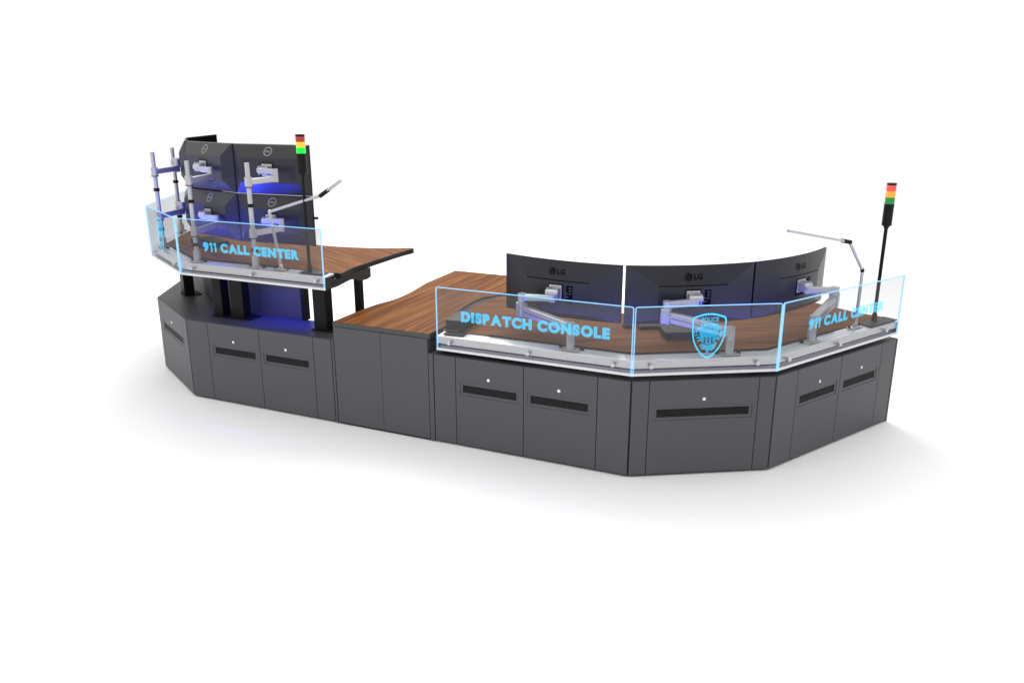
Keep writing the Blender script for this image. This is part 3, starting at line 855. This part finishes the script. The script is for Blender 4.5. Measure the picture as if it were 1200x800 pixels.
def swing_arm(T0, u, d, elbow, mon, label, rz):
    b = T0 @ Vector((u, d, 0)); zb = .7515
    root = thing('monitor_mount', (b.x, b.y, zb), 0, label, 'monitor arm', 'silver monitor arms on the dispatch desk rail')
    loc, mrz = mon
    L2 = lambda v: Vector((v[0]-b.x, v[1]-b.y, v[2]-zb))
    Rz = Matrix.Rotation(rz, 4, 'Z')
    MB(Rz).box(-.062, .062, -.034, .034, .0, .006).build('base_plate', 'arm', root, bevel=.002)
    m = MB(Rz)
    for s in (-1, 1): m.tube((s*.068, .022, -.001), (s*.068, .022, .016), .014, seg=14)
    m.build('clamp_knob', 'rubber', root, smooth=True)
    m = MB(); m.lathe([(.0265, .006), (.0265, .093), (.0262, .0935), (.0262, .095), (.0265, .0955), (.0265, .168), (.024, .172)], seg=28); m.build('post', 'arm', root, smooth=True)
    e = Vector((elbow[0]-b.x, elbow[1]-b.y, 0)); ez0, ez1 = elbow[2]-zb, elbow[3]-zb
    dirn = e.normalized()
    p0 = dirn*.006+Vector((0, 0, .137)); p1 = e-dirn*.022+Vector((0, 0, ez0+.045))
    lk = MB().beam(p0, p1, .046, .060, .066).build('arm_link', 'arm', root, bevel=.005)
    side = Vector((-dirn.y, dirn.x, 0))
    m = MB()
    for s in (-1, 1):
        q0 = p0.lerp(p1, .12)+side*s*.0232; q1 = p0.lerp(p1, .97)+side*s*.0232
        m.beam(q0, q1, .0016, .004)
    m.build('cover_seam', 'bracket', lk)
    m = MB()
    for s in (-1, 1):
        for dz in (-.022, .022):
            q = p1-dirn*.006+side*s*.0235+Vector((0, 0, dz)); m.tube(q, q+side*s*.0012, .0035, seg=10)
    m.build('screw', 'rubber', lk)
    k = MB(Matrix.Translation((e.x, e.y, 0)) @ Matrix.Rotation(math.atan2(dirn.y, dirn.x), 4, 'Z'))
    k.box(-.026, .034, -.029, .029, ez0, ez0+.100); el = k.build('elbow', 'arm', root, bevel=.008)
    m = MB(); m.tube((e.x, e.y, ez0+.1005), (e.x, e.y, ez1-.001), .026, seg=22); m.build('elbow_pivot', 'arm', el, smooth=True)
    n = Vector((-math.sin(mrz), math.cos(mrz), 0)); cx = -.004
    hb = L2(loc)+Vector((math.cos(mrz), math.sin(mrz), 0))*cx-n*(.034+.0016); hb.z += -.012
    hc = hb-n*.048
    zt = ez1-.024
    l2 = MB().beam((e.x, e.y, zt), (hc.x, hc.y, zt), .040, .044).build('arm_link', 'arm', root, bevel=.007)
    m = MB(); m.tube((e.x, e.y, ez1-.047), (e.x, e.y, ez1), .028, seg=22); m.build('pivot', 'arm', l2, smooth=True)
    m = MB(); m.tube((hc.x, hc.y, zt-.023), (hc.x, hc.y, zt+.024), .0235, seg=20)
    m.tube((hc.x, hc.y, zt), (hc.x, hc.y, hb.z), .017, seg=18)
    m.build('pivot', 'arm', l2, smooth=True)
    head_parts(root, Matrix.Translation(hb) @ Matrix.Rotation(mrz, 4, 'Z'), 0)
    return root
F1, l1 = facet(RLINE[0], RLINE[1]); F2, l2 = facet(RLINE[1], RLINE[2]); F3, l3 = facet(RLINE[2], RLINE[3])
swing_arm(F1, 1.315-.411, .066, (-.836, .30, .857, 1.014), LGROOT[0], 'silver swing arm behind the DISPATCH CONSOLE lettering', 0)
swing_arm(F2, .609, .066, (.096, .40, .887, 1.032), LGROOT[1], 'silver swing arm reaching behind the glowing police shield', R(30))
swing_arm(F3, .415, .066, (1.015, 1.281, .884, 1.028), LGROOT[2], 'silver swing arm folded up behind the right 911 lettering', R(60))

# ------------------------------------------------------------------ signal light towers
def tower(T0, u, d, zb, hts, mats, label, rz, plate):
    b = T0 @ Vector((u, d, 0))
    root = thing('light_tower', (b.x, b.y, zb), rz, label, 'signal light', 'three colour signal light towers')
    MB().box(plate[0], plate[1], plate[2], plate[3], .0, .006).build('base_plate', 'bracket', root, bevel=.001)
    m = MB(); m.lathe([(.019, .006), (.017, .05), (.0125, .056), (.0125, .06)]); m.build('base_socket', 'black', root, smooth=True)
    hb, ht, g, y, r, top = [h-zb for h in hts]
    m = MB(); m.tube((0, 0, .055), (0, 0, hb+.003), .0118, seg=18); m.build('pole', 'black', root, smooth=True)
    m = MB(); m.lathe([(.013, hb-.022), (.020, hb-.004), (.031, hb), (.0315, hb+.004), (.0315, ht)], seg=28); m.build('housing', 'black', root, smooth=True)
    for nm, z0, z1, mt in (('green_lens', ht, g, mats[0]), ('amber_lens', g, y, mats[1]), ('red_lens', y, r, mats[2])):
        m = MB(); m.lathe([(.0285, z0+.0004), (.0305, z0+.003), (.0305, z1-.004), (.0285, z1-.0004)], seg=28); m.build(nm, mt, root, smooth=True)
    m = MB(); m.lathe([(.031, r), (.031, top-.003), (.028, top)], seg=28); m.build('cap', 'black', root, smooth=True)
    return root
FL, lL = facet(LLINE[2], LLINE[3])
tower(FL, -2.340-LLINE[2].x, .064, ZB, (1.745, 1.875, 1.915, 1.950, 1.985, 1.999), ('green_lit', 'yellow_lit', 'red_dim'),
      'tall signal tower with bright green lens before the stacked flat monitors', 0, (-.062, .130, -.04, .045))
tower(F3, 1.195, .098, .7525, (1.414, 1.556, 1.600, 1.640, 1.680, 1.693), ('green_dim', 'amber_lit', 'red_lit'),
      'black signal tower with dull green lens at the right end of the dispatch desk', R(60), (-.16, .155, -.082, .02))

# ------------------------------------------------------------------ folding lamps
def lamp(T0, u, d, zb, pts, label, rz):
    b = T0 @ Vector((u, d, 0))
    root = thing('folding_lamp', (b.x, b.y, zb), 0, label, 'desk lamp', 'slim folding lamps on the rails')
    Rz = Matrix.Rotation(rz, 4, 'Z')
    MB(Rz).box(-.07, .05, -.03, .028, 0, .005).build('base_plate', 'arm', root, bevel=.0015)
    m = MB(Rz)
    for s in (-.06, .055): m.tube((s, .008, .0045), (s, .008, .016), .009, seg=12)
    m.build('clamp_knob', 'rubber', root, smooth=True)
    m = MB(); m.lathe([(.016, .005), (.016, .016), (.012, .022), (.012, .034), (.006, .040)]); m.build('base_joint', 'chrome', root, smooth=True)
    q = [Vector((p[0]-b.x, p[1]-b.y, p[2]-zb)) for p in pts]
    m = MB(); m.beam(Vector((0, 0, .034)), q[0], .020, .020) if False else m.tube((0, 0, .034), q[0], .0105, seg=14); m.build('lower_stem', 'arm', root, smooth=True)
    m = MB(); m.tube(q[0]-Vector((0, 0, .006)), q[0]+(q[1]-q[0]).normalized()*.012+Vector((0, 0, .004)), .0135, seg=14); m.build('elbow', 'black' if rz else 'arm', root, smooth=True)
    m = MB(); m.tube(q[0], q[1], .0100, seg=14); m.build('upper_stem', 'arm', root, smooth=True)
    dv = (q[2]-q[1]).normalized()
    m = MB(); m.tube(q[1]-dv*.01, q[1]+dv*.075, .0135, seg=14); m.build('head_joint', 'rubber', root, smooth=True)
    m = MB(); m.beam(q[1]+dv*.07, q[2], .030, .0155); m.build('lamp_head', 'arm', root, bevel=.002)
    return root
lamp(FL, -2.588-LLINE[2].x, .064, ZB, [(-2.655, .07, 1.470), (-2.199, .06, 1.605), (-2.034, .06, 1.707)],
     'silver folding lamp slanting across the flat monitors on the raised desk', 0)
p = F3 @ Vector((.950, .088, 0))
j1 = Vector((1.168, 1.318, 1.140)); j2 = Vector((1.105, 1.210, 1.336))
lamp(F3, .950, .088, .7525, [tuple(j1), (1.072, 1.165, 1.346), (.735, .700, 1.462)],
     'thin folding lamp with raised head beside the right end curved monitor', R(60))

# ------------------------------------------------------------------ small things on the desks
root = thing('desk_box', (-1.235, .20, .7555), R(4), 'dark grey block with a curved black arm at the counter end of the dispatch desk', 'desk box')
MB().box(-.088, .052, -.055, .200, .0002, .068).build('body', 'bracket', root, bevel=.004)
MB().box(-.050, .030, -.112, -.056, .0002, .014).build('foot', 'bracket', root, bevel=.002)
MB().box(-.058, .085, -.158, -.080, -.003, .0035).build('clamp_plate', 'band', root, bevel=.001)

def device(x, y, rz, z, label):
    root = thing('desk_console', (x, y, z), rz, label, 'control box', 'low black control boxes on the desks')
    MB().box(-.10, .24, -.085, .10, .004, .050).build('body', 'black', root, bevel=.006)
    MB().box(-.085, .225, -.0862, -.0845, .012, .038).build('front_window', 'black_gloss', root)
    m = MB()
    for x_ in (-.085, .22):
        for y_ in (-.07, .085): m.tube((x_, y_, 0), (x_, y_, .0045), .01, seg=10)
    m.build('foot', 'rubber', root)
    return root
device(.130, .600, R(27), .7554, 'low black box with a glossy front under the middle curved monitor')
device(-3.84, .640, R(-24), .7554+LIFT, 'low black box on the raised desk, beside the front left monitor pole')

root = thing('keyboard', (.02, .82, .7554), R(30), 'black keyboard lying behind the low box under the middle curved monitor', 'keyboard')
MB().box(-.22, .22, -.07, .07, .003, .018).build('body', 'black', root, bevel=.004)
m = MB()
for r in range(5):
    for k in range(15): m.box(-.21+k*.028, -.21+k*.028+.023, -.06+r*.0245, -.06+r*.0245+.020, .0182, .025)
m.build('keys', 'bracket', root)
root = thing('computer_mouse', (-.235, .700, .7554), R(30), 'small dark grey mouse behind the joint between the DISPATCH and shield panels', 'mouse')
m = MB(); m.grid(lambda s, t: (.032*math.cos(2*math.pi*s)*math.cos(t*math.pi/2), .052*math.sin(2*math.pi*s)*math.cos(t*math.pi/2), .001+.034*math.sin(t*math.pi/2)), 20, 8)
m.build('shell', 'bracket', root, smooth=True)
m = MB(); m.tube((-.004, .024, .031), (.004, .024, .031), .007, seg=14); m.build('scroll_wheel', 'arm', root, smooth=True)

# ------------------------------------------------------------------ light
WORLD_FRONT, WORLD_TOP = .42, 1.30
w = bpy.data.worlds.new('World'); scene.world = w; w.use_nodes = True
bg = w.node_tree.nodes['Background']; bg.inputs['Color'].default_value = (1, 1, 1, 1)
# white studio: bright backdrop side and ceiling, darker room on the photographer's side
wn, wl = w.node_tree.nodes, w.node_tree.links
tc = wn.new('ShaderNodeTexCoord'); sp = wn.new('ShaderNodeSeparateXYZ'); wl.new(tc.outputs['Generated'], sp.inputs[0])
def wmap(src, a, b, c, d):
    n = wn.new('ShaderNodeMapRange'); n.interpolation_type = 'SMOOTHSTEP'
    for k, v in zip(('From Min', 'From Max', 'To Min', 'To Max'), (a, b, c, d)): n.inputs[k].default_value = v
    wl.new(src, n.inputs['Value']); return n.outputs['Result']
dt = wn.new('ShaderNodeVectorMath'); dt.operation = 'DOT_PRODUCT'; dt.inputs[1].default_value = (-.45, .893, 0)
wl.new(tc.outputs['Generated'], dt.inputs[0])
back = wmap(dt.outputs['Value'], -.55, .20, WORLD_FRONT, 1.06)
up = wmap(sp.outputs['Z'], .25, .95, 0., 1.)
mx = wn.new('ShaderNodeMix'); mx.data_type = 'FLOAT'
wl.new(up, mx.inputs[0]); wl.new(back, mx.inputs[2]); mx.inputs[3].default_value = WORLD_TOP
wl.new(mx.outputs[0], bg.inputs['Strength'])
def strip_lamp(name, c, t, n, ln, elev, power, spread):
    """slim LED bar in the rail channel, aimed up and back at the monitors"""
    l = bpy.data.lights.new(name, 'AREA'); l.shape = 'RECTANGLE'; l.size = ln; l.size_y = .008
    l.energy = power; l.color = (.03, .05, 1.); l.spread = R(spread)
    o = bpy.data.objects.new(name, l); COL.objects.link(o); o.location = c
    zz = -Vector((n.x*math.cos(elev), n.y*math.cos(elev), math.sin(elev)))
    xx = Vector((t.x, t.y, 0)); yy = zz.cross(xx)
    o.rotation_euler = Matrix((xx, yy, zz)).transposed().to_euler()
for c_, t_, n_, ln_, left in LAMPS:
    if n_ is None: strip_lamp('underside_led', c_, t_, Vector((0, 1)), ln_, R(-86), 4.4, 84); continue
    strip_lamp('rail_led', c_, t_, n_, ln_, R(50), (6 if left and n_.y > .95 else 22 if left else 2.1)*ln_, 150)
def area(name, loc, target, sx, sy, power, col=(1, 1, 1)):
    l = bpy.data.lights.new(name, 'AREA'); l.shape = 'RECTANGLE'; l.size = sx; l.size_y = sy; l.energy = power; l.color = col
    o = bpy.data.objects.new(name, l); COL.objects.link(o); o.location = loc
    o.rotation_euler = (Vector(target)-Vector(loc)).to_track_quat('-Z', 'Y').to_euler()
    return o
area('added_front_fill', (-2.0, -8.0, 7.5), (-1.7, .3, .8), 8, 3, 170)  # unseen fill light, added to brighten the monitor slopes and rail faces
area('softbox_overhead', (-3.4, 4.6, 5.6), (-1.4, .2, 0), 6, 4, 370)

# ------------------------------------------------------------------ camera
cd = bpy.data.cameras.new('Camera'); cam = bpy.data.objects.new('Camera', cd); COL.objects.link(cam)
cd.sensor_width = 36; cd.sensor_fit = 'HORIZONTAL'; cd.lens = 946.962*36/1200
cd.clip_start = .05; cd.clip_end = 2000
pitch, yaw = .2896075705, -.419106369
fw = Vector((math.sin(yaw)*math.cos(pitch), math.cos(yaw)*math.cos(pitch), -math.sin(pitch)))
cam.location = (1.18857, -4.404374, 2.213307)
cam.rotation_euler = fw.to_track_quat('-Z', 'Y').to_euler()
scene.camera = cam
scene.render.engine = 'CYCLES'
scene.cycles.max_bounces = 12; scene.cycles.transparent_max_bounces = 24
scene.view_settings.view_transform = 'Standard'; scene.view_settings.look = 'None'
scene.view_settings.exposure = 0; scene.view_settings.gamma = 1
